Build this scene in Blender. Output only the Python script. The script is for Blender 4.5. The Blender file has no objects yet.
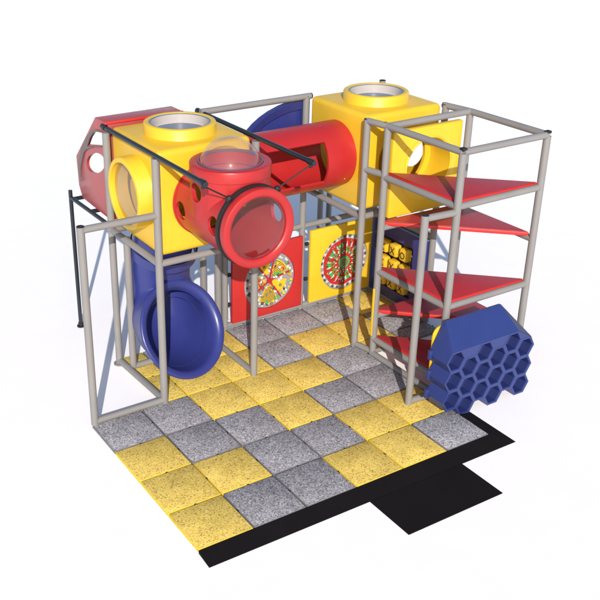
import bpy, bmesh, math, random
from mathutils import Vector, Matrix

# ---------------------------------------------------------------- basics
# all layout numbers are in floor-tile units (one tile = 0.61 m)
S = 0.61
GZ = -0.06                      # level of the bare ground below the tile tops
sc = bpy.context.scene
COL = sc.collection
random.seed(7)
PI = math.pi


def V(*a):
    return Vector(a if len(a) > 1 else a[0])


# ---------------------------------------------------------------- materials
def new_mat(name):
    m = bpy.data.materials.new(name)
    m.use_nodes = True
    nt = m.node_tree
    return m, nt, nt.nodes['Principled BSDF'], nt.nodes['Material Output']


def plastic(name, col, rough=0.35, var=0.06, bump=0.02, scale=60, coat=0.0, dirt=0.0, sss=0.0):
    """moulded plastic / vinyl: slight colour and roughness variation, fine grain bump"""
    m, nt, b, out = new_mat(name)
    N, L = nt.nodes, nt.links
    tc = N.new('ShaderNodeTexCoord')
    n1 = N.new('ShaderNodeTexNoise'); n1.inputs['Scale'].default_value = 2.3; n1.inputs['Detail'].default_value = 5
    L.new(tc.outputs['Object'], n1.inputs['Vector'])
    ramp = N.new('ShaderNodeMapRange')
    ramp.inputs['From Min'].default_value = 0.3; ramp.inputs['From Max'].default_value = 0.7
    ramp.inputs['To Min'].default_value = 1 - var; ramp.inputs['To Max'].default_value = 1 + var
    L.new(n1.outputs['Fac'], ramp.inputs['Value'])
    mul = N.new('ShaderNodeVectorMath'); mul.operation = 'SCALE'
    mul.inputs[0].default_value = col[:3]
    L.new(ramp.outputs['Result'], mul.inputs['Scale'])
    L.new(mul.outputs['Vector'], b.inputs['Base Color'])
    r2 = N.new('ShaderNodeMapRange')
    r2.inputs['To Min'].default_value = max(0.03, rough - 0.07); r2.inputs['To Max'].default_value = rough + 0.09
    n2 = N.new('ShaderNodeTexNoise'); n2.inputs['Scale'].default_value = 9; n2.inputs['Detail'].default_value = 4
    L.new(tc.outputs['Object'], n2.inputs['Vector'])
    L.new(n2.outputs['Fac'], r2.inputs['Value'])
    L.new(r2.outputs['Result'], b.inputs['Roughness'])
    if bump:
        n3 = N.new('ShaderNodeTexNoise'); n3.inputs['Scale'].default_value = scale; n3.inputs['Detail'].default_value = 3
        L.new(tc.outputs['Object'], n3.inputs['Vector'])
        bp = N.new('ShaderNodeBump'); bp.inputs['Strength'].default_value = bump * 4; bp.inputs['Distance'].default_value = 0.004
        L.new(n3.outputs['Fac'], bp.inputs['Height'])
        L.new(bp.outputs['Normal'], b.inputs['Normal'])
    b.inputs['Coat Weight'].default_value = coat
    b.inputs['Coat Roughness'].default_value = 0.15
    return m


def clear_mat(name, tint=(0.93, 0.93, 0.95), refl=0.10, haze=0.0, hazecol=(0.8, 0.8, 0.8)):
    m = bpy.data.materials.new(name); m.use_nodes = True
    nt = m.node_tree; N, L = nt.nodes, nt.links
    N.clear()
    out = N.new('ShaderNodeOutputMaterial')
    tr = N.new('ShaderNodeBsdfTransparent'); tr.inputs['Color'].default_value = (*tint, 1)
    gl = N.new('ShaderNodeBsdfGlossy'); gl.inputs['Roughness'].default_value = 0.06
    df = N.new('ShaderNodeBsdfDiffuse'); df.inputs['Color'].default_value = (*hazecol, 1)
    lw = N.new('ShaderNodeLayerWeight'); lw.inputs['Blend'].default_value = 0.22
    mr = N.new('ShaderNodeMapRange'); mr.inputs['To Min'].default_value = refl * 0.5; mr.inputs['To Max'].default_value = 0.75
    pw = N.new('ShaderNodeMath'); pw.operation = 'POWER'; pw.inputs[1].default_value = 1.6
    L.new(lw.outputs['Facing'], pw.inputs[0]); L.new(pw.outputs[0], mr.inputs['Value'])
    m0 = N.new('ShaderNodeMixShader'); m0.inputs['Fac'].default_value = haze
    L.new(tr.outputs[0], m0.inputs[1]); L.new(df.outputs[0], m0.inputs[2])
    mx = N.new('ShaderNodeMixShader')
    L.new(mr.outputs['Result'], mx.inputs['Fac']); L.new(m0.outputs[0], mx.inputs[1]); L.new(gl.outputs[0], mx.inputs[2])
    L.new(mx.outputs[0], out.inputs['Surface'])
    return m


def tile_mat(name, base, specks, edge):
    """granulated rubber: fine chips of several tones, painted rim"""
    m, nt, b, out = new_mat(name)
    N, L = nt.nodes, nt.links
    tc = N.new('ShaderNodeTexCoord'); oi = N.new('ShaderNodeObjectInfo')
    add = N.new('ShaderNodeVectorMath'); add.operation = 'ADD'
    rs = N.new('ShaderNodeVectorMath'); rs.operation = 'SCALE'; rs.inputs[0].default_value = (31, 17, 5)
    L.new(oi.outputs['Random'], rs.inputs['Scale'])
    L.new(tc.outputs['Object'], add.inputs[0]); L.new(rs.outputs['Vector'], add.inputs[1])
    nz = N.new('ShaderNodeTexNoise'); nz.inputs['Scale'].default_value = 38; nz.inputs['Detail'].default_value = 2
    L.new(add.outputs['Vector'], nz.inputs['Vector'])
    w = N.new('ShaderNodeVectorMath'); w.operation = 'SCALE'; w.inputs['Scale'].default_value = 0.022
    L.new(nz.outputs['Color'], w.inputs[0])
    ad2 = N.new('ShaderNodeVectorMath'); ad2.operation = 'ADD'
    L.new(add.outputs['Vector'], ad2.inputs[0]); L.new(w.outputs['Vector'], ad2.inputs[1])
    vo = N.new('ShaderNodeTexVoronoi'); vo.inputs['Scale'].default_value = 88
    L.new(ad2.outputs['Vector'], vo.inputs['Vector'])
    sep = N.new('ShaderNodeSeparateColor'); L.new(vo.outputs['Color'], sep.inputs['Color'])
    cr = N.new('ShaderNodeValToRGB'); cr.color_ramp.interpolation = 'CONSTANT'
    e = cr.color_ramp.elements
    e[0].position = 0.0; e[0].color = (*specks[0], 1)
    e[1].position = specks[1]; e[1].color = (*base, 1)
    for pos, c in specks[2]:
        k = e.new(pos); k.color = (*c, 1)
    L.new(sep.outputs['Red'], cr.inputs['Fac'])
    big = N.new('ShaderNodeTexNoise'); big.inputs['Scale'].default_value = 5; big.inputs['Detail'].default_value = 6
    L.new(add.outputs['Vector'], big.inputs['Vector'])
    br = N.new('ShaderNodeMapRange'); br.inputs['From Min'].default_value = .3; br.inputs['From Max'].default_value = .7
    br.inputs['To Min'].default_value = .86; br.inputs['To Max'].default_value = 1.1
    L.new(big.outputs['Fac'], br.inputs['Value'])
    sc1 = N.new('ShaderNodeVectorMath'); sc1.operation = 'SCALE'
    L.new(cr.outputs['Color'], sc1.inputs[0]); L.new(br.outputs['Result'], sc1.inputs['Scale'])
    # tone per tile
    tr = N.new('ShaderNodeMapRange'); tr.inputs['To Min'].default_value = .93; tr.inputs['To Max'].default_value = 1.05
    L.new(oi.outputs['Random'], tr.inputs['Value'])
    sc2 = N.new('ShaderNodeVectorMath'); sc2.operation = 'SCALE'
    L.new(sc1.outputs['Vector'], sc2.inputs[0]); L.new(tr.outputs['Result'], sc2.inputs['Scale'])
    # rim of the moulding: smoother skin, plain colour
    sx = N.new('ShaderNodeSeparateXYZ'); L.new(tc.outputs['Object'], sx.inputs[0])
    ge = []
    for ax, half in (('X', None), ('Y', None)):
        ab = N.new('ShaderNodeMath'); ab.operation = 'ABSOLUTE'; L.new(sx.outputs[ax], ab.inputs[0]); ge.append(ab)
    geo = N.new('ShaderNodeNewGeometry'); sn = N.new('ShaderNodeSeparateXYZ'); L.new(geo.outputs['Normal'], sn.inputs[0])
    lt = N.new('ShaderNodeMath'); lt.operation = 'LESS_THAN'; lt.inputs[1].default_value = 0.97
    L.new(sn.outputs['Z'], lt.inputs[0])
    mix = N.new('ShaderNodeMix'); mix.data_type = 'RGBA'
    L.new(lt.outputs[0], mix.inputs['Factor']); L.new(sc2.outputs['Vector'], mix.inputs['A']); mix.inputs['B'].default_value = (*edge, 1)
    L.new(mix.outputs['Result'], b.inputs['Base Color'])
    b.inputs['Roughness'].default_value = 0.78
    b.inputs['Specular IOR Level'].default_value = 0.25
    bp = N.new('ShaderNodeBump'); bp.inputs['Strength'].default_value = 0.5; bp.inputs['Distance'].default_value = 0.004
    L.new(vo.outputs['Distance'], bp.inputs['Height']); L.new(bp.outputs['Normal'], b.inputs['Normal'])
    return m


M = {}
M['yellow'] = plastic('yellow_plastic', (0.69, 0.425, 0.020), 0.4, coat=.0)
M['yellow_panel'] = plastic('yellow_sheet', (0.68, 0.43, 0.020), 0.42)
M['red'] = plastic('red_plastic', (0.39, 0.017, 0.018), 0.36, coat=.0)
M['red_cabin'] = plastic('pale_red_plastic', (0.34, 0.058, 0.056), 0.30)  # paler and less saturated than the other reds
M['red_panel'] = plastic('red_sheet', (0.44, 0.020, 0.018), 0.45)
M['red_deck'] = plastic('red_deck_vinyl', (0.34, 0.022, 0.034), 0.42, var=.08, bump=.04, scale=220)
M['red_edge'] = plastic('red_deck_edge', (0.52, 0.022, 0.017), 0.4)
M['blue'] = plastic('blue_plastic', (0.026, 0.034, 0.172), 0.33, coat=.12)
M['blue_hex'] = plastic('blue_honeycomb_plastic', (0.020, 0.034, 0.150), 0.42)
M['blue_shade'] = plastic('blue_cell_shade', (0.0135, 0.0215, 0.102), 0.5)  # darker copy of the honeycomb blue, recess shade put into the colour
M['navy'] = plastic('navy_sheet', (0.025, 0.030, 0.150), 0.42)
M['post'] = plastic('grey_vinyl_padding', (0.213, 0.201, 0.193), 0.52, var=.07, bump=.03, scale=120)
M['steel_black'] = plastic('black_powdercoat', (0.012, 0.016, 0.022), 0.36, var=.2)
M['black'] = plastic('black_rubber', (0.010, 0.009, 0.010), 0.62, var=.15, bump=.03, scale=300)
M['mat_black'] = plastic('black_mat_rubber', (0.0085, 0.0065, 0.0075), 0.85, var=.12, bump=.05, scale=420)
for n in ('mat_black',):
    M[n].node_tree.nodes['Principled BSDF'].inputs['Specular IOR Level'].default_value = 0.12
M['edge_shade'] = plastic('grey_brown_shade', (0.13, 0.10, 0.095), 0.5)  # shade along the cabin window edge, put into a dark colour
M['ground'] = plastic('white_floor', (0.96, 0.925, 0.92), 0.9, var=.008, bump=0)
M['ground'].node_tree.nodes['Principled BSDF'].inputs['Specular IOR Level'].default_value = 0.0
M['clear'] = clear_mat('clear_acrylic', (.93, .90, .90), .16, .07, (.8, .72, .72))
M['lens'] = clear_mat('clear_bubble', (0.93, 0.86, 0.89), 0.10, 0.012, (.8, .6, .6))
M['lens_grey'] = clear_mat('smoky_bubble', (0.80, 0.78, 0.78), 0.10, 0.12, (.8, .62, .4))
M['dish_wall'] = plastic('milky_acrylic', (0.44, 0.39, 0.36), 0.3, bump=0)
M['dish_floor'] = plastic('blue_grey_acrylic', (0.10, 0.15, 0.225), 0.3, bump=0)
M['dish_lip'] = plastic('blue_acrylic_edge', (0.09, 0.16, 0.29), 0.25, bump=0)
M['seal'] = plastic('dome_seal_grey', (0.12, 0.09, 0.16), 0.4, bump=0)
M['board'] = plastic('light_grey_board', (0.24, 0.24, 0.26), 0.4)
M['white'] = plastic('white_plastic', (0.55, 0.55, 0.54), 0.35)
M['green'] = plastic('green_plastic', (0.03, 0.36, 0.06), 0.35)
M['orange'] = plastic('orange_plastic', (0.6, 0.23, 0.02), 0.35)
M['dark'] = plastic('dark_plastic', (0.045, 0.045, 0.055), 0.4)
M['olive'] = plastic('olive_plastic', (0.16, 0.15, 0.06), 0.45)
M['tile_y'] = tile_mat('yellow_rubber_granules', (0.75, 0.535, 0.115),
                       ((0.36, 0.24, 0.06), 0.08, [(0.40, (0.82, 0.60, 0.165)), (0.70, (0.67, 0.46, 0.085)), (0.90, (0.54, 0.36, 0.065))]),
                       (0.66, 0.47, 0.05))
M['tile_g'] = tile_mat('grey_rubber_granules', (0.300, 0.287, 0.302),
                       ((0.15, 0.139, 0.152), 0.18, [(0.45, (0.375, 0.359, 0.372)), (0.72, (0.235, 0.219, 0.24)), (0.86, (0.50, 0.48, 0.50))]),
                       (0.17, 0.158, 0.17))


# ---------------------------------------------------------------- mesh helpers
class MB:
    """collects shapes (tile units, world space) and links them as ONE mesh object"""
    def __init__(self):
        self.bm = bmesh.new()

    def _tf(self, verts, mat):
        for v in verts:
            v.co = mat @ v.co

    def box(self, lo, hi, bevel=0.0, seg=2):
        r = bmesh.ops.create_cube(self.bm, size=1)
        lo, hi = V(*lo), V(*hi)
        for v in r['verts']:
            v.co = Vector((lo[i] + (v.co[i] + .5) * (hi[i] - lo[i]) for i in range(3)))
        if bevel:
            ed = list({e for v in r['verts'] for e in v.link_edges})
            bmesh.ops.bevel(self.bm, geom=ed, offset=bevel, segments=seg, profile=.5, affect='EDGES')
        return self

    def cyl(self, p0, p1, r, n=20, r2=None, caps=True):
        p0, p1 = V(*p0), V(*p1)
        d = p1 - p0
        q = d.to_track_quat('Z', 'Y').to_matrix().to_4x4()
        q.translation = (p0 + p1) / 2
        bmesh.ops.create_cone(self.bm, cap_ends=caps, cap_tris=False, segments=n, radius1=r, radius2=r if r2 is None else r2, depth=d.length, matrix=q)
        return self

    def sphere(self, c, r, u=14, v=9):
        bmesh.ops.create_uvsphere(self.bm, u_segments=u, v_segments=v, radius=r, matrix=Matrix.Translation(V(*c)))
        return self

    def lathe(self, prof, c, axis, n=64, close=False):
        """prof: list of (radius, offset along axis)"""
        axis = V(*axis).normalized()
        q = axis.to_track_quat('Z', 'Y').to_matrix()
        c = V(*c)
        rows = []
        for r, h in prof:
            if r < 1e-6:
                rows.append([self.bm.verts.new(c + q @ Vector((0, 0, h)))])
            else:
                rows.append([self.bm.verts.new(c + q @ Vector((r * math.cos(2 * PI * k / n), r * math.sin(2 * PI * k / n), h))) for k in range(n)])
        pairs = list(zip(rows, rows[1:]))
        if close:
            pairs.append((rows[-1], rows[0]))
        for a, b in pairs:
            for k in range(n):
                k2 = (k + 1) % n
                if len(a) == 1 and len(b) == 1:
                    continue
                if len(a) == 1:
                    self.bm.faces.new((a[0], b[k], b[k2]))
                elif len(b) == 1:
                    self.bm.faces.new((a[k], a[k2], b[0]))
                else:
                    self.bm.faces.new((a[k], a[k2], b[k2], b[k]))
        return self

    def prism(self, pts, d, bevel=0.0):
        """planar polygon pts (3D) extruded along vector d"""
        d = V(*d)
        vs = [self.bm.verts.new(V(*p)) for p in pts]
        vt = [self.bm.verts.new(V(*p) + d) for p in pts]
        n = len(vs)
        fs = [self.bm.faces.new(vs), self.bm.faces.new(list(reversed(vt)))]
        for k in range(n):
            fs.append(self.bm.faces.new((vs[k], vt[k], vt[(k + 1) % n], vs[(k + 1) % n])))
        if bevel:
            ed = list({e for f in fs for e in f.edges})
            bmesh.ops.bevel(self.bm, geom=ed, offset=bevel, segments=2, profile=.5, affect='EDGES')
        return self

    def rings(self, rings, closed=True):
        rows = [[self.bm.verts.new(V(*p)) for p in r] for r in rings]
        n = len(rows[0])
        for a, b in zip(rows, rows[1:]):
            for k in range(n):
                k2 = (k + 1) % n
                self.bm.faces.new((a[k], a[k2], b[k2], b[k]))
        return self


class Pieces:
    """like MB, but every shape becomes an object of its own"""
    def __init__(self):
        self.l = []

    def prism(self, *a, **k):
        self.l.append(MB().prism(*a, **k)); return self

    def box(self, *a, **k):
        self.l.append(MB().box(*a, **k)); return self


def build(name, mb, mat, parent=None, base=None, smooth=35):
    if isinstance(mb, Pieces):
        return [build(name, q, mat, parent, base, smooth) for q in mb.l][-1]
    bm = mb.bm if isinstance(mb, MB) else mb
    base = V(*base) if base is not None else (V(*parent['_b']) if parent is not None else Vector((0, 0, 0)))
    for v in bm.verts:
        v.co = (v.co - base) * S
    bmesh.ops.recalc_face_normals(bm, faces=bm.faces)
    me = bpy.data.meshes.new(name)
    bm.to_mesh(me); bm.free()
    if smooth:
        me.polygons.foreach_set('use_smooth', [True] * len(me.polygons))
        me.update()
        try:
            me.set_sharp_from_angle(angle=math.radians(smooth))
        except Exception:
            pass
    me.materials.append(M[mat] if isinstance(mat, str) else mat)
    o = bpy.data.objects.new(name, me)
    COL.objects.link(o)
    if parent is not None:
        o.parent = parent
    else:
        o.location = base * S
    o['_b'] = tuple(base)
    return o


def tag(o, label=None, cat=None, group=None, kind=None):
    if label: o['label'] = label
    if cat: o['category'] = cat
    if group: o['group'] = group
    if kind: o['kind'] = kind
    return o


def thing(name, label, cat, base, group=None):
    o = bpy.data.objects.new(name, None)
    o.empty_display_size = .2
    COL.objects.link(o)
    o.location = V(*base) * S
    o['_b'] = tuple(base)
    return tag(o, label, cat, group)


def smooth_angle(o, deg=35):
    me = o.data
    me.polygons.foreach_set('use_smooth', [True] * len(me.polygons))
    me.set_sharp_from_angle(angle=math.radians(deg))


def boolean(o, ops, deg=35):
    """ops: list of (mode, MB) in world tile units; result baked into o's mesh"""
    base = V(*o['_b'])
    tmp = []
    for mode, mb in ops:
        t = build('cutter_tmp', mb, o.data.materials[0], None, base, smooth=0)
        if o.parent is not None:
            t.parent = o.parent; t.location = (0, 0, 0)
        tmp.append(t)
        md = o.modifiers.new('b', 'BOOLEAN'); md.operation = mode; md.object = t; md.solver = 'EXACT'
    bpy.context.view_layer.update()
    dg = bpy.context.evaluated_depsgraph_get()
    me = bpy.data.meshes.new_from_object(o.evaluated_get(dg))
    o.modifiers.clear()
    old = o.data
    o.data = me
    me.name = old.name
    for t in tmp:
        d = t.data
        bpy.data.objects.remove(t)
        bpy.data.meshes.remove(d)
    smooth_angle(o, deg)
    return o


RP, RR = 0.070, 0.064           # radius of padded posts / rails


def post(parent, x, y, z0, z1, r=RP, mat='post', cap=True):
    p = build('post', MB().cyl((x, y, z0), (x, y, z1), r, 24), mat, parent)
    if cap:
        build('end_cap', MB().cyl((x, y, z1 - .002), (x, y, z1 + .012), r * .93, 20).cyl((x, y, z1 + .01), (x, y, z1 + .018), r * .6, 16), 'black', p)
    return p


def rail(parent, a, b, r=RR, mat='post', cap0=False, cap1=False):
    p = build('rail', MB().cyl(a, b, r, 20), mat, parent)
    a, b = V(*a), V(*b)
    d = (b - a).normalized()
    if cap0:
        build('end_cap', MB().cyl(a - d * .03, a + d * .002, r * .92, 18), 'black', p)
    if cap1:
        build('end_cap', MB().cyl(b - d * .002, b + d * .03, r * .92, 18), 'black', p)
    return p


def circle_pts(c, r, u, v, n=48, a0=0.0, a1=2 * PI):
    c, u, v = V(*c), V(*u), V(*v)
    return [c + u * (r * math.cos(a0 + (a1 - a0) * k / n)) + v * (r * math.sin(a0 + (a1 - a0) * k / n)) for k in range(n)]


# ---------------------------------------------------------------- setting
g = MB()
g.prism([(-400, -400, GZ), (400, -400, GZ), (400, 400, GZ), (-400, 400, GZ)], (0, 0, -.4))
tag(build('ground', g, 'ground', None, (0, 0, 0), smooth=0), kind='structure')

# ---------------------------------------------------------------- floor tiles
ROWS = ['yggyyg', 'yyggyy', 'yggygg', 'ggyyyg', None, None]
ORD = ['first', 'second', 'third', 'fourth', 'fifth', 'sixth', 'seventh']
tmesh = {}


def make_tile(x0, x1, y0, y1, c):
    """tile mesh about its own centre; one mesh per size and colour"""
    key = (round(x1 - x0, 3), round(y1 - y0, 3), c)
    cx, cy = (x0 + x1) / 2, (y0 + y1) / 2
    w, h = (x1 - x0) / 2 - .008, (y1 - y0) / 2 - .008
    if key not in tmesh:
        o = build('rubber_tile', MB().box((-w + .007, -h + .007, GZ + .026), (w - .007, h - .007, 0), .009, 2).box((-w + .010, -h + .010, GZ + .018), (w - .010, h - .010, GZ + .03)).box((-w, -h, GZ + .003), (w, h, GZ + .022), .004, 1), 'tile_y' if c == 'y' else 'tile_g', None, (0, 0, 0))
        k1 = build('connector_pin', MB().box((w - .008, -.02, -.03), (w + .015, .02, .002), .004, 1), 'black', o)
        k2 = build('connector_pin', MB().box((-.02, h - .008, -.03), (.02, h + .015, .002), .004, 1), 'black', o)
        tmesh[key] = (o, k1, k2)
        r = o
    else:
        o, k1, k2 = tmesh[key]
        r = o.copy(); COL.objects.link(r)
        for k in (k1, k2):
            q = k.copy(); COL.objects.link(q); q.parent = r
    r.location = (cx * S, cy * S, 0)
    return r


CW = {'y': 'yellow', 'g': 'grey'}
for v in range(4):
    for u in range(6):
        c = ROWS[v][u]
        where = 'row along the black ramp' if v == 0 else ORD[v] + ' row from the black ramp'
        tag(make_tile(u, u + 1, v, v + 1, c),
            '%s speckled floor tile, %s, %s from the left' % (CW[c], where, ORD[u]), 'tile', 'rubber tiles')
back = {4: [(1.5, 2, 'y'), (2, 3, 'y'), (3, 4, 'y'), (4, 5, 'g'), (5, 6, 'y'), (6, 7, 'y'), (7, 8, 'g')],
        5: [(1.5, 2, 'y'), (2, 3, 'g'), (3, 4, 'y'), (4, 5, 'g'), (5, 6, 'g'), (6, 7, 'g'), (7, 8, 'y')]}
for v, lst in back.items():
    for i, (x0, x1, c) in enumerate(lst):
        where = 'row against the game panels' if v == 5 else 'second row from the game panels'
        tag(make_tile(x0, x1, v, v + 1, c),
            '%s speckled floor tile, %s, %s from the slide side' % (CW[c], where, ORD[i]), 'tile', 'rubber tiles')
for i, (x0, x1, c) in enumerate([(6, 7, 'y'), (7, 8, 'g')]):
    tag(make_tile(x0, x1, 3.5, 4, c), '%s half-width rubber tile under the rear edge of the climbing tower' % CW[c], 'tile', 'rubber tiles')

# black border: bevelled ramps and entry mat
bm_ = thing('border_mat', 'flat black rubber ramp edging with a square entry mat in front', 'rubber mat', (3, -.3, GZ))
e = .003
m = MB()
a = [(0, -.004, GZ + e), (0, -.004, -.003), (-.02, -.36, GZ + .006), (-.02, -.36, GZ + e)]
b_ = [(6.02, -.004, GZ + e), (6.02, -.004, -.003), (6.28, -.366, GZ + .006), (6.28, -.366, GZ + e)]
m.rings([[V(*p) for p in a], [V(*p) for p in b_]])
m.bm.faces.new([v for v in m.bm.verts][:4]); m.bm.faces.new([v for v in m.bm.verts][4:8])
build('front_ramp', m, 'mat_black', bm_)
m = MB()
a = [(6.004, 0, GZ + e), (6.004, 0, -.003), (6.283, -.366, GZ + .006), (6.283, -.366, GZ + e)]
b_ = [(6.004, 1.45, GZ + e), (6.004, 1.45, -.003), (6.283, 1.45, GZ + .006), (6.283, 1.45, GZ + e)]
m.rings([[V(*p) for p in a], [V(*p) for p in b_]])
vv = [v for v in m.bm.verts]
m.bm.faces.new(vv[:4]); m.bm.faces.new(vv[4:8])
build('side_ramp', m, 'mat_black', bm_)
build('entry_pad', MB().box((2.983, -1.325, GZ + .001), (4.995, -.362, GZ + .012), .003, 1), 'mat_black', bm_)

# ---------------------------------------------------------------- frames
ZT, ZD = 4.86, 2.86            # top rail and deck beam heights
# left tower
f = thing('tower_frame', 'grey padded post frame carrying the left yellow cube, blue slide inside', 'frame', (2.5, 5, GZ))
for (x, y, z0, z1) in [(1.5, 4, .0, 4.80), (1.44, 5.88, GZ, 4.80), (3.5, 4, 0, 4.80), (3.5, 6.02, 2.9, 4.80)]:
    post(f, x, y, z0, z1, cap=False)
post(f, 1.56, 5.47, .02, ZD - .02, cap=False)
post(f, 3.5, 6, 0, 1.84)
rail(f, (1.5, 4, ZD), (1.44, 5.88, ZD + .03), cap1=True)
rail(f, (1.5, 4, ZD), (3.5, 4, ZD))
rail(f, (3.5, 4, ZD), (3.5, 6, ZD))
rail(f, (1.44, 5.92, ZD), (3.5, 6, ZD))
rail(f, (1.5, 4, .05), (1.44, 5.88, .03), cap1=True)
rail(f, (1.56, 5.47, .05), (2.6, 5.47, .05))
rail(f, (3.5, 4, .05), (3.5, 6, .05))
build('foot', MB().cyl((1.44, 5.88, GZ), (1.44, 5.88, GZ + .03), .12, 24), 'post', f)

# rear wall frame
f = thing('wall_frame', 'grey padded post and rail frame holding the red and yellow game panels', 'frame', (5, 6, GZ))
post(f, 3.87, 6.03, .0, 2.3)
post(f, 4.02, 6.0, .0, 2.3)
rail(f, (3.5, 6.0, ZT + .01), (6.1, 6.0, ZT), cap1=True)
rail(f, (3.9, 6.0, 2.0), (8, 6.0, 2.0))
rail(f, (3.9, 6.0, .07), (8, 6.0, .07))
build('bracket', Pieces().box((4.06, 5.92, 1.25), (4.13, 5.98, 1.33), .01).box((4.06, 5.92, .55), (4.13, 5.98, .63), .01), 'black', f)
build('bracket', Pieces().box((6.04, 5.89, 1.55), (6.12, 5.95, 1.63), .01).box((6.04, 5.89, .7), (6.12, 5.95, .78), .01), 'black', f)
build('bracket', Pieces().box((6.04, 5.89, 1.44), (6.10, 5.95, 1.49), .01).box((4.05, 5.90, .19), (4.10, 5.96, .24), .01), 'white', f)

# right tower carrying the right cube
f = thing('tower_frame', 'grey padded post frame carrying the right yellow cube above the game panels', 'frame', (7, 5, GZ))
for (x, y, zz) in [(6, 6, ZT), (8, 6, 4.95), (8, 4, ZT)]:
    post(f, x, y, 0, zz)
post(f, 5.97, 3.94, 0, ZT)
rail(f, (6, 4, ZD), (6, 6, ZD + .03))
rail(f, (6, 4, ZD), (8, 4, ZD))
rail(f, (8, 4, ZD), (8, 6, ZD))
rail(f, (6, 6, ZD), (8, 6, ZD))
rail(f, (8, 4, 2.0), (8, 6, 2.0))
rail(f, (8, 4, .05), (8, 6, .05))
rail(f, (5.97, 3.94, ZT - .03), (6.06, 3.45, ZT - .03))
rail(f, (5.97, 3.94, 3.88), (6.06, 3.45, 3.88))
rail(f, (5.97, 3.94, .05), (6.06, 3.45, .05))
rail(f, (8, 4.04, ZT - .02), (8.1, 3.45, ZT - .02), cap0=True)

# climbing tower
f = thing('climbing_frame', 'tall open grey padded frame around the zigzag red triangular steps', 'frame', (7.1, 2.5, GZ))
C2, T1, R1, BR = (6.06, 3.44), (6.11, 1.5), (8.16, 1.5), (8.14, 3.45)
for (x, y) in (C2, T1, R1, BR):
    post(f, x, y, 0 if x < 7 else GZ, ZT - .05, cap=False)
zt = ZT - .03
for p, q in ((C2, T1), (T1, R1), (R1, BR), (C2, BR)):
    rail(f, (*p, zt), (*q, zt))
for (x, y) in (T1, R1):
    build('end_cap', MB().box((x - .05, y - .05, zt + .03), (x + .05, y + .05, zt + .082), .012), 'black', f)
build('joint_ring', MB().lathe([(.066, -.012), (.069, -.012), (.069, .012), (.066, .012)], (6.06, 3.44 + .075, zt), (0, 1, 0), 20, True), 'black', f)
for z in (3.84, 1.88):
    rail(f, (*C2, z), (*T1, z)); rail(f, (*T1, z), (*R1, z))
rail(f, (*C2, .36), (*T1, .36)); rail(f, (*T1, .36), (*R1, .36))
rail(f, (6.035, 3.44, .035), (6.06, 1.5, .035))
rail(f, (6.06, 3.42, .06), (6.32, 3.42, .06), .05)
for z in (2.80, .88):
    rail(f, (*BR, z), (*R1, z)); rail(f, (*BR, z), (*C2, z))

# two low side gates
f = thing('gate_frame', 'open rectangular grey gate frame at the far left with white floor behind', 'frame', (.75, 4, GZ))
post(f, .07, 3.99, 0, 3.86)
rail(f, (.07, 3.99, 3.80), (1.5, 4, 3.78))
rail(f, (.07, 3.99, .06), (1.5, 4, .06))
f = thing('gate_frame', 'narrow grey gate frame beside the blue honeycomb climber', 'frame', (5.7, 1.53, GZ))
post(f, 5.42, 1.55, 0, 3.80)
rail(f, (5.42, 1.55, 3.74), (6.1, 1.5, 3.74))
rail(f, (5.42, 1.55, .06), (6.1, 1.5, .06))

# thin black frame below the red cabin
f = thing('support_frame', 'thin black steel frame under the red cabin at the left back', 'frame', (1.5, 7, GZ))
post(f, 1.42, 7.85, GZ, 3.10, .042, 'steel_black', cap=False)
post(f, 3.5, 7.85, GZ, 3.00, .042, 'steel_black', cap=False)
rail(f, (1.42, 7.85, 2.95), (1.44, 5.9, 2.95), .042, 'steel_black')
rail(f, (3.5, 7.85, 2.95), (3.5, 6.05, 2.95), .042, 'steel_black')
rail(f, (1.42, 7.72, 2.95), (3.5, 7.72, 2.95), .042, 'steel_black')
rail(f, (1.42, 6.85, 2.95), (3.5, 6.85, 2.95), .042, 'steel_black')
build('foot', MB().cyl((1.42, 7.85, GZ), (1.42, 7.85, GZ + .03), .085, 20).cyl((1.42, 7.85, GZ), (1.42, 7.85, GZ + .1), .055, 20), 'black', f)
build('foot', MB().cyl((3.5, 7.85, GZ), (3.5, 7.85, GZ + .03), .085, 20), 'black', f)

# rear posts for the blue slide hood
f = thing('support_frame', 'pair of grey posts in the shade behind the game panels', 'frame', (8.05, 8, GZ))
post(f, 7.95, 8, GZ, 2.9); post(f, 8.22, 8, GZ, 2.9)
rail(f, (7.95, 8, 2.8), (8.22, 8, 2.8)); rail(f, (7.95, 8, .05), (8.22, 8, .05))


# ---------------------------------------------------------------- yellow cubes
def collar(name, c, axis, parent, mat='yellow', r=.66, ri=.555, h=.2):
    """ring standing on a wall at c, pointing along axis"""
    prof = [(r + .02, -.03), (r, .0), (r, h - .035), (r - .012, h - .012), (r - .035, h), (ri + .02, h), (ri + .005, h - .008), (ri, h - .03), (ri, -.06), (r - .03, -.06)]
    return build(name, MB().lathe(prof, c, axis, 72, True), mat, parent)


def dome_prof(r, h, n=10, t=.012):
    R = (r * r + h * h) / (2 * h)
    out = []
    amax = math.asin(min(1, r / R))
    if h > r:
        amax = PI - amax
    for k in range(n + 1):
        a = amax * (1 - k / n)
        out.append((R * math.sin(a), R * math.cos(a) - (R - h)))
    return out


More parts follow.
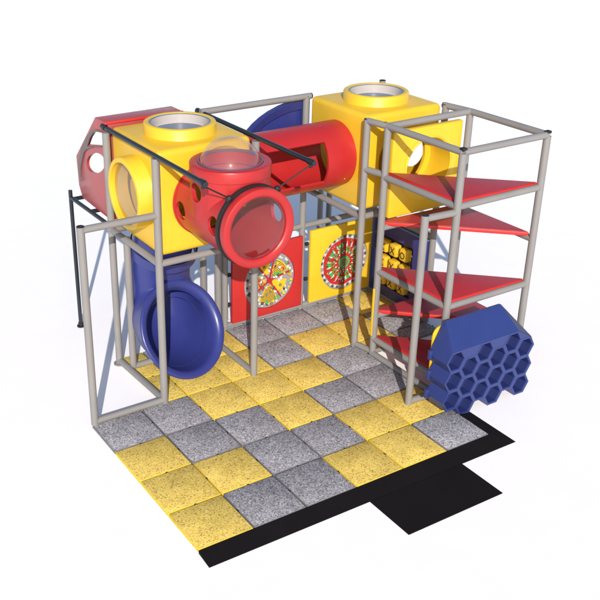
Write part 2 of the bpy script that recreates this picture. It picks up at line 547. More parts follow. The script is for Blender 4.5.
def cube(x0, x1, label, ports):
    y0, y1, z0, z1 = 4.06, 5.94, 2.95, 4.88
    cx, cy, cz = (x0 + x1) / 2, 5.0, 3.93
    t = thing('cube_module', label, 'play cube', (cx, cy, z0), 'yellow play cubes')
    b = build('shell', MB().box((x0, y0, z0), (x1, y1, z1), .10, 4), 'yellow', t)
    ops = [('DIFFERENCE', MB().box((x0 + .07, y0 + .07, z0 + .07), (x1 - .07, y1 - .07, z1 - .07), .08, 2))]
    ops.append(('DIFFERENCE', MB().cyl((cx, cy, z1 - .3), (cx, cy, z1 + .3), .60, 64)))
    dirs = {'left': ((x0, cy, cz), (-1, 0, 0)), 'right': ((x1, cy, cz), (1, 0, 0)), 'front': ((cx, y0, 3.9), (0, -1, 0)), 'back': ((cx, y1, cz), (0, 1, 0))}
    for p in ports:
        c, d = dirs[p]
        c, d = V(*c), V(*d)
        ops.append(('DIFFERENCE', MB().cyl(c - d * .25, c + d * .25, .60, 64)))
    boolean(b, ops, 40)
    # top ring with recessed acrylic dish
    r = collar('top_ring', (cx, cy, z1), (0, 0, 1), t)
    build('dish_lip', MB().lathe([(.553, .188), (.553, .175), (.528, .175), (.528, .188)], (cx, cy, z1), (0, 0, 1), 64, True), 'dish_lip', r)
    build('dish_wall', MB().lathe([(.530, .18), (.520, .03), (.500, .015)], (cx, cy, z1), (0, 0, 1), 64), 'dish_wall', r)
    build('dish_floor', MB().lathe([(.503, .016), (.40, .008), (.2, .003), (0, .0)], (cx, cy, z1), (0, 0, 1), 64), 'dish_floor', r)
    return t, dirs


tA, dA = cube(1.56, 3.46, 'left yellow cube with a round window ring facing left and a ring on top', ['left', 'front', 'right', 'back'])
c, d = dA['left']
c = (1.56, 4.86, 3.95)
sr = collar('side_ring', c, d, tA, h=.3, r=.66, ri=.56)
build('bubble_window', MB().lathe([(.56, .20)] + [(a, .20 + b) for a, b in dome_prof(.55, .10)], c, d, 56), 'lens_grey', sr)
tB, dB = cube(6.06, 7.96, 'right yellow cube behind the climbing tower, joined by the long red tube', ['left', 'front', 'right'])

# yellow portal plate between the climbing tower and the right cube
t = thing('portal_panel', 'upright yellow plate with a big round doorway behind the red steps', 'panel', (7.2, 3.55, 2.95))
p = build('plate', MB().box((6.28, 3.50, 2.92), (8.04, 3.64, 4.66), .035, 3), 'yellow_panel', t)
boolean(p, [('DIFFERENCE', MB().cyl((7.2, 3.2, 3.87), (7.2, 3.9, 3.87), .60, 64))])
build('doorway_tube', MB().lathe([(.60, -.04), (.575, -.055), (.555, -.04), (.555, .57), (.60, .57)], (7.2, 3.52, 3.87), (0, 1, 0), 64, True), 'yellow', t)
build('raised_rim', MB().lathe([(.60, -.012), (.70, -.022), (.735, -.012), (.74, .02), (.60, .02)], (7.2, 3.5, 3.87), (0, 1, 0), 64, True), 'yellow_panel', t)

# ---------------------------------------------------------------- red tubes
t = thing('viewing_tube', 'short red tube with a bubble end window and a clear dome on top', 'play tube', (2.5, 3.2, 3.2))
ty, tz = 3.21, 3.90
b = build('shell', MB().cyl((2.5, 4.10, tz), (2.5, 2.40, tz), .655, 72), 'red', t)
ops = [('UNION', MB().cyl((2.5, ty, tz), (2.5, ty, 4.70), .680, 72)),
       ('DIFFERENCE', MB().cyl((2.5, 4.3, tz), (2.5, 2.2, tz), .60, 72)),
       ('DIFFERENCE', MB().cyl((2.5, ty, tz), (2.5, ty, 5.0), .60, 72))]
for (y, z) in ((3.80, 3.86), (3.21, 4.37), (2.70, 3.94)):
    ops.append(('DIFFERENCE', MB().cyl((1.6, y, z), (3.4, y, z), .165, 32)))
boolean(b, ops, 32)
build('wall_flange', MB().lathe([(.655, 0), (.672, 0), (.678, -.01), (.678, -.025), (.655, -.03)], (2.5, 4.05, tz), (0, 1, 0), 72, True), 'red', t)
build('dome_ring', MB().lathe([(.60, 0), (.683, .0), (.692, .010), (.692, .175), (.684, .195), (.665, .205), (.565, .205), (.552, .198), (.548, .18), (.548, -.02), (.60, -.02)], (2.5, ty, 4.615), (0, 0, 1), 72, True), 'red', t)
build('dome', MB().lathe([(.545, .0)] + dome_prof(.52, .40, 14), (2.5, ty, 4.815), (0, 0, 1), 56), 'clear', t)
build('dome_seal', MB().lathe([(.525, 0), (.55, 0), (.55, .012), (.525, .012)], (2.5, ty, 4.817), (0, 0, 1), 64, True), 'seal', t)
er = build('end_ring', MB().lathe([(.60, .0), (.678, 0), (.688, .02), (.688, .115), (.680, .138), (.662, .148), (.585, .146), (.552, .134), (.538, .118), (.535, .09), (.535, 0)], (2.5, 2.42, tz), (0, -1, 0), 72, True), 'red', t)
build('bubble_window', MB().lathe([(.536, .10)] + [(a, .10 + b) for a, b in dome_prof(.53, .07)], (2.5, 2.42, tz), (0, -1, 0), 64), 'lens', er)
cr_ = build('clamp_ring', MB().lathe([(.66, 0), (.700, 0), (.706, .01), (.706, .078), (.700, .088), (.66, .088)], (2.5, 2.535, tz), (0, -1, 0), 72, True), 'black', t)
for k in (-1, 1):
    build('ring_knob', MB().sphere((2.5 + k * .462, 2.48, tz + .555), .055).box((2.5 + k * .462 - .05, 2.44, tz + .50), (2.5 + k * .462 + .05, 2.53, tz + .56), .01), 'black', cr_)

t = thing('crawl_tube', 'long red tube with a wide cut-out window linking the two yellow cubes', 'play tube', (4.75, 5, 3.3))
b = build('shell', MB().cyl((3.36, 4.97, 3.93), (6.10, 4.97, 3.93), .66, 72), 'red', t)
win = MB()
ang0, ang1 = math.radians(-34), math.radians(42)
n = 14
A_ = [(4.97 - 1.0 * math.cos(ang0 + (ang1 - ang0) * k / n), 3.93 + 1.0 * math.sin(ang0 + (ang1 - ang0) * k / n)) for k in range(n + 1)]
win.prism([(3.80, 4.97, 3.93)] + [(3.80, y, z) for y, z in A_], (1.58, 0, 0))
boolean(b, [('DIFFERENCE', MB().cyl((3.2, 4.97, 3.93), (6.3, 4.97, 3.93), .61, 72)), ('DIFFERENCE', win)], 32)
for x, sgn in ((3.47, 1),):
    build('wall_flange', MB().lathe([(.655, 0), (.70, 0), (.705, .012), (.70, .03), (.655, .035)], (x, 4.97, 3.93), (sgn, 0, 0), 72, True), 'red', t)
build('sill_light', MB().sphere((5.87, 4.43, 3.56), .018), 'orange', t)

# overhead black bars with straps to the clamp ring
for k, (x, y0, y1, lab) in enumerate([(1.5, 6.12, 2.27, 'slim black overhead bar above the left side of the left cube'),
                                      (3.55, 6.2, 2.27, 'slim black overhead bar passing right of the clear dome')]):
    t = thing('overhead_bar', lab, 'bar', (x, y1, 4.9), 'black overhead bars')
    z = 4.845
    build('tube', MB().cyl((x, y0, z), (x, y1, z), .044, 18), 'steel_black', t)
    build('bar_collar', MB().cyl((x, y1 + .16, z), (x, y1 + .05, z), .058, 18), 'steel_black', t)
    build('bar_collar', MB().cyl((x, y0 - .10, z), (x, y0 + .02, z), .058, 18), 'steel_black', t)
    s = 1 if x < 2.5 else -1
    kx = 2.5 - s * .462
    build('strap', MB().cyl((x, y1 + .1, z - .05), (kx, 2.48, tz + .56), .013, 8), 'black', t)
    build('hook', MB().cyl((x, y1 + .1, z), (x, y1 + .1, z - .10), .028, 12), 'black', t)

# ---------------------------------------------------------------- blue slide
t = thing('tube_slide', 'dark blue tube slide with a flared mouth below the left cube', 'slide', (2.3, 4.9, 0))
P = V(2.29, 5.10, 1.84)


def section(th, r, x):
    th = math.radians(th)
    u = V(0, math.cos(th), -math.sin(th))
    # the bend also swings a little to the right towards the mouth
    rot = Matrix.Rotation(math.radians(14) * max(0, (math.degrees(th) - 40) / 80), 3, 'Z')
    return P + rot @ (u * r) + V(x - P.x, 0, 0), rot @ V(1, 0, 0), rot @ u


def ring_at(cen, a, u, r, n=56):
    return [cen + a * (r * math.cos(2 * PI * k / n)) + u * (r * math.sin(2 * PI * k / n)) for k in range(n)]


outer = []
for (z, y, r) in [(2.93, 5.28, .60), (2.6, 5.42, .61), (2.3, 5.58, .63), (2.1, 5.68, .65)]:
    outer.append((V(2.28, y, z), V(1, 0, 0), V(0, 1, 0), r))
for th, r, x in [(15, .655, 2.30), (32, .675, 2.31), (50, .70, 2.31), (68, .735, 2.29), (85, .77, 2.25), (100, .80, 2.21), (112, .83, 2.17)]:
    cen, a, u = section(th, r, x)
    outer.append((cen, a, u, r))
cenF, aF, uF = section(120, .90, 2.14)
nF = aF.cross(uF).normalized()
if nF.y > 0:
    nF = -nF
az = math.radians(8)
lip = [(.89, -.04), (.94, .0), (.975, .035), (.987, .06), (.983, .085), (.965, .10), (.935, .105), (.89, .092), (.855, .075), (.815, .03), (.79, -.06)]
ringsO = [ring_at(c_, a_, u_, r_) for c_, a_, u_, r_ in outer]
lipR = [ring_at(cenF + nF * h, aF, uF, r) for r, h in lip]
inner = []
for c_, a_, u_, r_ in reversed(outer[:-1]):
    inner.append(ring_at(c_, a_, u_, max(.55, r_ - .06)))
build('chute', MB().rings(ringsO + lipR + inner), 'blue', t, smooth=60)
build('seam', MB().lathe([(.70, -.20), (.707, -.20), (.707, -.212), (.70, -.212)], cenF, nF, 56, True), 'navy', t)
build('neck_band', MB().lathe([(.62, 0), (.66, 0), (.66, .2), (.62, .2)], (2.28, 5.34, 2.62), (0, .35, -1), 56, True), 'blue', t)

# blue arched hood behind the long tube
t = thing('arch_hood', 'blue arched panel rising behind the long red tube', 'panel', (5, 6.15, 2.9))
arc = [(6.12, 4.80), (5.75, 4.775), (5.42, 4.70), (5.18, 4.62), (4.98, 4.525), (4.80, 4.41), (4.65, 4.28), (4.45, 4.06), (4.30, 3.80), (4.20, 3.5), (4.15, 2.95)]
poly = [(x, 6.12, z) for x, z in arc] + [(6.12, 6.12, 2.95)]
build('panel', MB().prism(poly, (0, .08, 0), .012), 'blue', t)
ins = [(5.94 + (x - 6.12) * .80, 6.105, 3.05 + (z - 2.95) * .83) for x, z in arc] + [(5.94, 6.105, 3.05)]
outp = [(x, 6.105, z) for x, z in arc] + [(6.12, 6.105, 2.95)]
mb = MB()
vo_ = [mb.bm.verts.new(V(*p)) for p in outp]; vi_ = [mb.bm.verts.new(V(*p)) for p in ins]
vo2 = [mb.bm.verts.new(V(*p) + V(0, -.07, 0)) for p in outp]; vi2 = [mb.bm.verts.new(V(*p) + V(0, -.03, 0)) for p in ins]
nn = len(vo_)
for k in range(nn):
    j = (k + 1) % nn
    mb.bm.faces.new((vo2[k], vo2[j], vi2[j], vi2[k])); mb.bm.faces.new((vo_[k], vo_[j], vo2[j], vo2[k])); mb.bm.faces.new((vi_[k], vi_[j], vi2[j], vi2[k])); mb.bm.faces.new((vo_[k], vo_[j], vi_[j], vi_[k]))
build('raised_border', mb, 'navy', t)

# ---------------------------------------------------------------- red cabin
t = thing('cabin_module', 'red angular cabin with a side window and oval hole, left back corner', 'play cabin', (2.5, 6.8, 3.0))
prof = [(6.02, 3.02), (7.40, 3.06), (7.55, 3.30), (7.58, 3.90), (6.48, 4.94), (6.02, 4.94)]
b = build('shell', MB().prism([(1.5, y, z) for y, z in prof], (1.62, 0, 0), .012), 'red_cabin', t)
inn = [(6.08, 3.08), (7.36, 3.12), (7.49, 3.32), (7.52, 3.87), (6.45, 4.88), (6.08, 4.88)]
wpoly = [(6.95, 4.29), (6.80, 4.47), (6.60, 4.63), (6.40, 4.70), (6.12, 4.74), (6.12, 4.47), (6.2, 4.46)]
ops = [('DIFFERENCE', MB().prism([(1.56, y, z) for y, z in inn], (1.50, 0, 0))),
       ('DIFFERENCE', MB().prism([(1.3, y, z) for y, z in wpoly], (.5, 0, 0))),
       ('DIFFERENCE', MB().prism([(1.3, 6.60 - .455 * math.cos(2 * PI * k / 36) - .035 * math.sin(2 * PI * k / 36), 4.01 + .125 * math.cos(2 * PI * k / 36) + .215 * math.sin(2 * PI * k / 36)) for k in range(36)], (.5, 0, 0))),
       ('DIFFERENCE', MB().box((1.6, 6.62, 3.22), (3.02, 8.2, 4.68)))]
boolean(b, ops, 25)
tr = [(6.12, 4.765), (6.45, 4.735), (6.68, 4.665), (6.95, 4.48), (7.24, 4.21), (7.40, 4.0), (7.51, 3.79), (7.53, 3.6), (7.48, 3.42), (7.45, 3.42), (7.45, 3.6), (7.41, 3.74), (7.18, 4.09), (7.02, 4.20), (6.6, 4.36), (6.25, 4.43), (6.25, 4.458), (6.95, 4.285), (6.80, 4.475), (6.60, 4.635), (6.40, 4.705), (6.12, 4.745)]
build('shade_band', MB().prism([(1.494, 6.12 + (y - 6.12) * .945, 3.42 + (z - 3.42) * .985) for y, z in tr], (-.02, 0, 0)), 'edge_shade', t)  # raised dark band painting the shade at the edge of the opening
build('roof_edge', MB().box((1.49, 5.995, 4.90), (3.13, 6.035, 4.95), .012), 'red_edge', t)


# ---------------------------------------------------------------- game panels on the rear wall
def panel(x0, x1, z0, z1, cx, cz, r, mat, label):
    t = thing('game_panel', label, 'game panel', ((x0 + x1) / 2, 5.88, z0), 'round game panels on the rear wall')
    b = build('board', MB().box((x0, 5.84, z0), (x1, 5.93, z1), .02, 2), mat, t)
    boolean(b, [('DIFFERENCE', MB().cyl((cx, 5.6, cz), (cx, 5.897, cz), r, 64))])
    return t


def disc_pt(cx, cz, y):
    return lambda r, a: (cx + r * math.cos(a), y, cz + r * math.sin(a))


def sector(mb, P_, r0, r1, a0, a1, dy, n=8):
    pts = [P_(r1, a0 + (a1 - a0) * k / n) for k in range(n + 1)] + [P_(r0, a1 - (a1 - a0) * k / n) for k in range(n + 1)]
    mb.prism(pts, (0, dy, 0))


R_ = math.radians
cx, cz, r = 5.07, .965, .655
t = panel(4.12, 5.93, .15, 1.83, cx, cz, r, 'red_panel', 'red game panel with a round ball-track disc of striped fans')
disc = build('game_disc', MB().cyl((cx, 5.896, cz), (cx, 5.88, cz), r - .004, 64), 'board', t)
P_ = disc_pt(cx, cz, 5.880)
fans = [(18, 72, .12, .50), (-52, -8, .10, .46), (-118, -66, .14, .54), (150, 205, .10, .46), (88, 128, .16, .46)]
fy, fb = Pieces(), Pieces()
for a0, a1, r0, r1 in fans:
    sector(fy, P_, r0, r1, R_(a0), R_(a1), -.014, 10)
build('track_fan', fy, 'yellow', disc)
P2 = disc_pt(cx, cz, 5.866)
for a0, a1, r0, r1 in fans[:1] + fans[2:4]:
    k = r0 + .03
    while k < r1 - .015:
        sector(fb, P2, k, k + .014, R_(a0 + 2), R_(a1 - 2), -.006, 10)
        k += .034
build('track_stripe', fb, 'dark', disc)
arms = Pieces()
for a in (12, 78, -56, 212, 128):
    a = R_(a)
    d = V(math.cos(a), 0, math.sin(a)); nrm = V(-math.sin(a), 0, math.cos(a))
    c0 = V(cx, 5.868, cz)
    arms.prism([c0 + d * .05 + nrm * .017, c0 + d * .56 + nrm * .017, c0 + d * .56 - nrm * .017, c0 + d * .05 - nrm * .017], (0, -.018, 0))
build('red_arm', arms, 'red', disc)
bar = MB()
a = R_(58)
for off, L_ in ((.0, .62),):
    d = V(math.cos(a), 0, math.sin(a)); nrm = V(-math.sin(a), 0, math.cos(a)); c0 = V(cx, 5.872, cz) + nrm * .14
    bar.prism([c0 + d * .22 + nrm * .05, c0 + d * .60 + nrm * .05, c0 + d * .60 - nrm * .05, c0 + d * .22 - nrm * .05], (0, -.012, 0))
build('grey_bar', bar, 'dish_floor', disc)
build('hub', MB().cyl((cx, 5.874, cz), (cx, 5.835, cz), .06, 24), 'red', disc)
rnd = random.Random(4)
balls = [('green', 11), ('red', 10), ('dark', 15), ('white', 18), ('yellow', 18), ('orange', 13), ('olive', 12)]
for mat, cnt in balls:
    for _ in range(cnt):
        if mat == 'dark' and _ < 5:
            aa, rr = R_(150 + 18 * _), .57
        elif mat == 'green' and _ < 4:
            aa, rr = R_(-42 + 26 * _), .55
        else:
            aa, rr = rnd.uniform(0, 2 * PI), .10 + .50 * rnd.random()
        build('ball', MB().sphere(P_(rr, aa)[:1] + (5.862,) + P_(rr, aa)[2:], rnd.uniform(.024, .038), 10, 7), mat, disc)
# white mechanism bits
wb = Pieces()
for k in range(44):
    aa, rr = rnd.uniform(0, 2 * PI), .1 + .5 * math.sqrt(rnd.random())
    p = V(*P_(rr, aa)); d = V(math.cos(aa * 3), 0, math.sin(aa * 3)); nrm = V(-d.z, 0, d.x)
    w, h = rnd.uniform(.02, .05), rnd.uniform(.012, .03)
    wb.prism([p + d * w + nrm * h, p + d * w - nrm * h, p - d * w - nrm * h, p - d * w + nrm * h], (0, -.011, 0))
build('white_gate', wb, 'white', disc)

cx, cz, r = 7.10, .95, .67
t = panel(6.14, 7.86, .15, 1.90, cx, cz, r, 'yellow_panel', 'yellow game panel with a round red and green kaleidoscope disc')
disc = build('game_disc', MB().cyl((cx, 5.896, cz), (cx, 5.882, cz), r - .004, 64), 'board', t)
L = [disc_pt(cx, cz, 5.882 - .010 * k) for k in range(7)]
w = Pieces()
for k in range(26):
    a = 2 * PI * k / 26
    w.prism([L[0](.575, a - .07), L[0](.65, a), L[0](.575, a + .07)], (0, -.008, 0))
build('white_tooth', w, 'white', disc)
w = Pieces()
for k in range(26):
    a = 2 * PI * (k + .5) / 26
    if k % 3 != 1:
        w.prism([L[0](.60, a - .035), L[0](.648, a - .05), L[0](.645, a + .05), L[0](.60, a + .03)], (0, -.006, 0))
build('dark_notch', w, 'dark', disc)
w = Pieces()
for k in range(20):
    a = 2 * PI * (k + .25) / 20
    w.prism([L[1](.34, a), L[1](.30, a + .13), L[1](.255, a + .02)], (0, -.011, 0))
build('green_chip', w, 'green', disc)
w = Pieces()
for k in range(16):
    a = 2 * PI * (k + .1) / 16
    w.prism([L[1](.50, a), L[1](.47, a + .05), L[1](.44, a), L[1](.47, a - .05)], (0, -.010, 0))
build('dark_chip', w, 'dark', disc)
w = Pieces(); w.prism([L[0](.585, 2 * PI * (k + .5) / 10) for k in range(10)], (0, -.012, 0)); build('red_decagon', w, 'red_panel', disc)
w = Pieces()
for k in range(10):
    a = 2 * PI * k / 10
    if k in (2, 7):
        continue
    d1, d2 = .24, .24
    w.prism([L[1](.475, a - d1), L[1](.475, a + d1), L[1](.395, a + d2), L[1](.395, a - d2)], (0, -.008, 0))
build('green_segment', w, 'green', disc)
w = Pieces()
for k in range(20):
    a = 2 * PI * (k + .5) / 20
    w.prism([L[1](.40, a - .05), L[1](.50, a), L[1](.40, a + .05), L[1](.36, a)], (0, -.012, 0))
build('white_fleck', w, 'white', disc)
w = Pieces()
for k in range(10):
    a = 2 * PI * k / 10
    w.prism([L[1](.37, a - .16), L[1](.37, a + .16), L[1](.22, a)], (0, -.009, 0))
build('green_triangle', w, 'green', disc)
w = Pieces()
for k in range(10):
    a = 2 * PI * k / 10
    w.prism([L[2](.35, a - .10), L[2](.35, a + .10), L[2](.27, a)], (0, -.009, 0))
    w.prism([L[1](.36, a + .26), L[1](.30, a + .38), L[1](.20, a + .30)], (0, -.007, 0))
build('red_triangle', w, 'red', disc)
w = Pieces()
for k in range(15):
    a = 2 * PI * (k + .3) / 15
    w.prism([L[2](.275, a), L[2](.24, a + .07), L[2](.205, a - .02), L[2](.24, a - .06)], (0, -.010, 0))
build('white_diamond', w, 'white', disc)
build('hub_ring', MB().lathe([(.115, 0), (.15, 0), (.15, .03), (.115, .03)], (cx, 5.872, cz), (0, -1, 0), 32, True), 'green', disc)
build('hub_ring', MB().lathe([(.085, 0), (.115, 0), (.115, .035), (.085, .035)], (cx, 5.872, cz), (0, -1, 0), 32, True), 'board', disc)
build('hub', MB().cyl((cx, 5.876, cz), (cx, 5.83, cz), .095, 24), 'olive', disc)

for mat, cnt in (('white', 30), ('green', 34), ('red', 26), ('dark', 22), ('board', 20)):
    w = Pieces()
    for k in range(cnt):
        a, q = rnd.uniform(0, 2 * PI), rnd.uniform(.17, .54)
        w_ = rnd.uniform(.012, .030)
        w.prism([L[3](q - w_, a), L[3](q, a + w_ * .8 / q), L[3](q + w_ * .8, a + rnd.uniform(-.04, .04)), L[3](q, a - w_ * .7 / q)], (0, -.004 - .0008 * rnd.random(), 0))
    build('mosaic_chip', w, mat, disc)

# noughts and crosses panel on the right side
t = thing('game_panel', 'navy noughts and crosses panel with nine turning yellow blocks', 'game panel', (7.92, 4.95, .1))
px = 7.90
b = build('board', MB().box((px, 4.06, .10), (px + .08, 5.90, 1.92), .02, 2), 'navy', t)
boolean(b, [('DIFFERENCE', MB().box((px - .2, 4.48, .36), (px + .3, 5.56, 1.58)))])
build('back_plate', MB().box((px + .085, 4.40, .28), (px + .10, 5.64, 1.66)), 'dark', t)
build('top_edge', MB().box((px - .012, 4.05, 1.905), (px + .09, 5.91, 1.935), .008), 'dish_lip', t)
symb = [['X', 'X', 'O'], ['X', 'X', 'X'], ['X', 'X', 'X']]
for j, z in enumerate((1.375, .99, .58)):
    build('axle', MB().cyl((px + .04, 4.46, z), (px + .04, 5.58, z), .022, 10), 'board', t)
    for i, y in enumerate((5.36, 5.02, 4.68)):
        q = MB()
        # block of hexagonal section, axis upright
        rr = .158
        hexp = [(px + .0 + rr * math.cos(PI / 6 + k * PI / 3 + .0), y + rr * math.sin(PI / 6 + k * PI / 3), z - .165) for k in range(6)]
        q.box((px - .12, y - .128, z - .146), (px + .06, y + .128, z + .146), .05, 3)
        bl = build('block', q, 'yellow', t)
        q = MB()
        fx = px - .123
        if symb[j][i] == 'X':
            for s in (1, -1):
                d = V(0, .5, .866 * s).normalized() if False else V(0, .62, .78 * s)
                nrm = V(0, -d.z, d.y)
                c0 = V(fx, y, z)
                q.prism([c0 + d * .105 + nrm * .010, c0 + d * .105 - nrm * .010, c0 - d * .105 - nrm * .010, c0 - d * .105 + nrm * .010], (-.004 - .001 * s, 0, 0))
        else:
            q.lathe([(.056, 0), (.076, 0), (.076, .005), (.056, .005)], (fx, y, z), (-1, 0, 0), 28, True)
        build('mark', q, 'black', bl)

# ---------------------------------------------------------------- triangular decks
def deck(pts, z, lab, th=.085):
    c = sum((V(*p, 0) for p in pts), V(0, 0, 0)) / 3
    base = (c.x, c.y, z - th)
    t = thing('triangular_deck', lab, 'step deck', base, 'red triangular step decks')
    build('edge_pad', MB().prism([(x, y, z - th) for x, y in pts], (0, 0, th - .012), .008), 'red_edge', t)
    q = [(c.x + (x - c.x) * .985, c.y + (y - c.y) * .985, z - .010) for x, y in pts]
    build('top_skin', MB().prism(q, (0, 0, .012), .004), 'red_deck', t)


F_ = [(6.10, 3.40), (6.14, 1.53), (8.10, 1.53)]
B_ = [(6.06, 3.52), (8.14, 1.58), (8.10, 3.46)]
deck(F_, 3.94, 'topmost red triangular deck, level with the round yellow doorway')
deck(B_, 2.92, 'second red triangular deck from the top, below the round yellow doorway')
deck(F_, 1.98, 'third red triangular deck from the top, halfway up the climbing tower')
deck(B_, 1.00, 'fourth red triangular deck from the top, partly shaded, above the lowest one')
deck(F_, .455, 'lowest red triangular deck, beside the blue honeycomb climber')

# ---------------------------------------------------------------- honeycomb climber
t = thing('honeycomb_climber', 'blue climber of eighteen open hexagonal cells with a sloped roof', 'climber', (6.9, 1.2, GZ))
yF, yB = .775, 1.24
HX, HZ, Rh = .354, .409, .236
colx = [5.768 + HX * k for k in range(6)]
top = 1.182
rowz = [[top - HZ * j - (HZ / 2 if k % 2 else 0) for j in range(3)] for k in range(6)]


def hexpts(x, z, y, r):
    return [(x + r * math.cos(PI / 3 * k), y, z + r * math.sin(PI / 3 * k) * (HZ / (Rh * math.sqrt(3)))) for k in range(6)]


body = MB()
bmh = body.bm
cache = {}


def vk(p):
    key = tuple(round(c, 3) for c in p)
    if key not in cache:
        cache[key] = bmh.verts.new(V(*p))
    return cache[key]


edges_count = {}
cells = []
for k in range(6):
    for j in range(3):
        x, z = colx[k], rowz[k][j]
        o_ = hexpts(x, z, yF, Rh)
        # snap shared corners
        o_ = [(round((p[0] - colx[0]) / (HX / 3)) * (HX / 3) + colx[0], p[1], round((p[2] - top) / (HZ / 2)) * (HZ / 2) + top) for p in o_]
        i1 = hexpts(x, z, yF, Rh * .84)
        i0 = hexpts(x, z, yF + .02, Rh * .80)
        i2 = hexpts(x, z, yF + .20, Rh * .72)
        ov = [vk(p) for p in o_]
        a1 = [bmh.verts.new(V(*p)) for p in i1]; a0 = [bmh.verts.new(V(*p)) for p in i0]
        for q in range(6):
            s = (q + 1) % 6
            bmh.faces.new((ov[q], ov[s], a1[s], a1[q]))
            bmh.faces.new((a1[q], a1[s], a0[s], a0[q]))
            edges_count.setdefault(tuple(sorted((id(ov[q]), id(ov[s])))), []).append((ov[q], ov[s]))
        li = MB()
        r0 = [li.bm.verts.new(V(*p)) for p in i0]; r2 = [li.bm.verts.new(V(*p)) for p in i2]
        for q in range(6):
            s = (q + 1) % 6
            li.bm.faces.new((r0[q], r0[s], r2[s], r2[q]))
        li.bm.faces.new(r2)
        cells.append(li)
# outer skin runs back from every boundary edge
bk = {}
for ke, lst in edges_count.items():
    if len(lst) == 1:
        v0, v1 = lst[0]
        for v in (v0, v1):
            if v not in bk:
                bk[v] = bmh.verts.new((v.co.x, yB, v.co.z))
        bmh.faces.new((v0, v1, bk[v1], bk[v0]))
build('cell_block', body, 'blue_hex', t, smooth=20)
for li in cells:
    build('shaded_inside', li, 'blue_shade', t, smooth=20)  # cell insides, shade of the recess painted by the darker blue
# back plate with lugs
bp_ = Pieces()
for k in (0,):
    for j in range(3):
        z = rowz[k][j]
        bp_.box((colx[0] - Rh - .025, yB - .06, z - .10), (colx[0] - Rh + .05, yB + .02, z + .09), .012, 2)
build('side_lug', bp_, 'blue_hex', t)
build('back_board', MB().box((5.70, yB - .02, .14), (7.70, yB + .02, 1.2), .008), 'blue_hex', t)
for x in (5.95, 7.6):
    build('mount_bracket', MB().box((x, yB, 1.0), (x + .12, 1.46, 1.12), .01), 'post', t)
# sloped roof: front eave on top of the cells, ridge at the back
zE = top + HZ / 2
xl, xr = colx[0] - Rh * .5, colx[5] + Rh * .75
rf = MB()
zr = 1.79
fl = (colx[0] - Rh * .5, yF, zE + .004); fr = (colx[4] + Rh * .5, yF, zE + .004); fr2 = (colx[5] + Rh * .5, yF, zE - HZ / 2 + .004)
bl0 = (colx[0] - Rh, yB, top); br0 = (colx[5] + Rh, yB, top - HZ / 2 + .1)
rl, rr_ = (5.83, yB - .03, zr), (7.20, yB - .03, zr)
ll = (colx[0] - Rh, yF, top)
vs = {n: rf.bm.verts.new(V(*p)) for n, p in dict(fl=fl, fr=fr, fr2=fr2, bl=bl0, br=br0, rl=rl, rr=rr_, ll=ll, frr=(colx[5] + Rh, yF, top - HZ / 2), rlb=(5.83, yB + .02, zr - .01), rrb=(7.20, yB + .02, zr - .01), blb=(colx[0] - Rh, yB + .02, top), brb=(colx[5] + Rh, yB + .02, top - HZ / 2 + .1)).items()}
F = rf.bm.faces.new
F((vs['fl'], vs['fr'], vs['rr'], vs['rl']))
F((vs['ll'], vs['fl'], vs['rl'])); F((vs['ll'], vs['rl'], vs['bl']))
F((vs['fr'], vs['fr2'], vs['frr'], vs['br'], vs['rr']))
F((vs['rl'], vs['rr'], vs['rrb'], vs['rlb']))
F((vs['rl'], vs['rlb'], vs['blb'], vs['bl'])); F((vs['rr'], vs['br'], vs['brb'], vs['rrb']))
F((vs['rlb'], vs['rrb'], vs['brb'], vs['blb']))
build('roof', rf, 'blue_hex', t, smooth=15)
# infill between the tops of the high cells
inf = Pieces()
for k in (1, 3):
    inf.prism([(colx[k] - Rh * .5, yF + .004, zE - HZ / 2 - .004), (colx[k] + Rh * .5, yF + .004, zE - HZ / 2 - .004), (colx[k] + Rh * .98, yF + .004, zE - .001), (colx[k] - Rh * .98, yF + .004, zE - .001)], (0, .25, 0))
inf.prism([(colx[5] - Rh * .5, yF + .004, zE - HZ / 2 - .004), (colx[5] + Rh * .5, yF + .004, zE - HZ / 2 - .004), (colx[5] - Rh * .98, yF + .004, zE - .004)], (0, .25, 0))
build('eave_infill', inf, 'blue_hex', t)

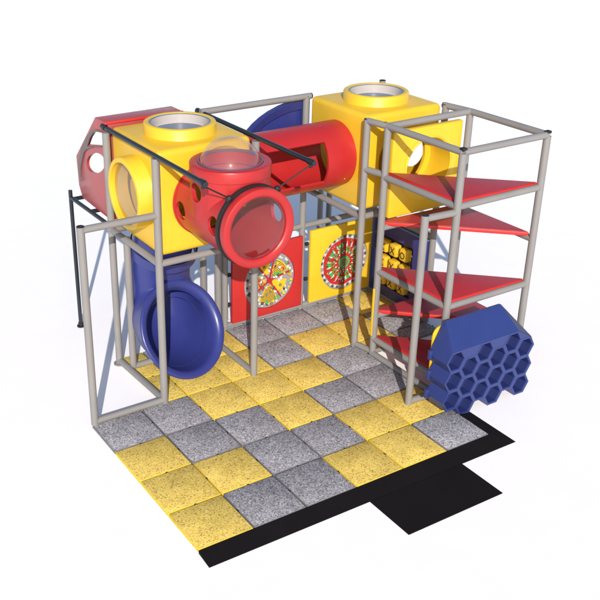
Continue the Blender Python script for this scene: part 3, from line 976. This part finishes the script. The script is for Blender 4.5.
# yellow rounded board behind the climber
t = thing('backing_board', 'thin yellow board with rounded corner just behind the honeycomb climber', 'panel', (6.9, 1.6, .3))
pts = []
x0, x1, z0, z1, rr = 5.645, 6.9, .55, 1.66, .18
for cx_, cz_, a0 in ((x1 - rr, z1 - rr, 0), (x0 + rr, z1 - rr, 90), (x0 + rr, z0 + rr, 180), (x1 - rr, z0 + rr, 270)):
    for k in range(9):
        a = R_(a0 + 90 * k / 8)
        pts.append((cx_ + rr * math.cos(a), 1.33, cz_ + rr * math.sin(a)))
build('board', MB().prism(pts, (0, -.03, 0), .006), 'yellow_panel', t)
# slim yellow guard strip
t = thing('guard_strip', 'slim bright yellow strip on the inner post of the climbing tower', 'strip', (6.0, 3.44, .46))
build('strip', MB().box((5.965, 3.40, .46), (5.992, 3.45, 1.52), .008), 'yellow', t)

# ---------------------------------------------------------------- camera
R0 = ((0.853536, -0.521033, 0.000845), (-0.22536, -0.370637, -0.901023), (0.469776, 0.768865, -0.433772))
cam = bpy.data.cameras.new('camera')
co = bpy.data.objects.new('camera', cam)
COL.objects.link(co)
x, y, z = V(R0[0]), -V(R0[1]), -V(R0[2])
mw = Matrix((x, y, z)).transposed().to_4x4()
mw.translation = V((-5.3781, -9.9638, 9.6533)) * S
co.matrix_world = mw
cam.sensor_width = 36
cam.lens = 57.329
cam.shift_x = 0.10176
cam.shift_y = -0.00280
cam.clip_start = .1
cam.clip_end = 2000
sc.camera = co

# ---------------------------------------------------------------- light
el = math.atan(0.52)
sx, sy = -.494, -.869
w = bpy.data.worlds.new('World'); sc.world = w; w.use_nodes = True
nt = w.node_tree
sky = nt.nodes.new('ShaderNodeTexSky')
sky.sky_type = 'NISHITA'; sky.sun_disc = False
sky.sun_elevation = el
sky.sun_rotation = math.atan2(sx, sy)
bg = nt.nodes['Background']
bg.inputs['Strength'].default_value = 0.15
nt.links.new(sky.outputs['Color'], bg.inputs['Color'])
ld = bpy.data.lights.new('sun', 'SUN'); ld.energy = 5.0; ld.angle = math.radians(.5); ld.color = (1, .955, .89)
lo = bpy.data.objects.new('sun', ld); COL.objects.link(lo)
lo.rotation_euler = V(sx * math.cos(el), sy * math.cos(el), math.sin(el)).to_track_quat('Z', 'Y').to_euler()
lo.location = (-5, -9, 6)

sc.view_settings.view_transform = 'Standard'
sc.view_settings.look = 'None'
sc.view_settings.exposure = 0
sc.cycles.max_bounces = 10
sc.cycles.transparent_max_bounces = 16
for o in bpy.data.objects:
    if '_b' in o:
        del o['_b']
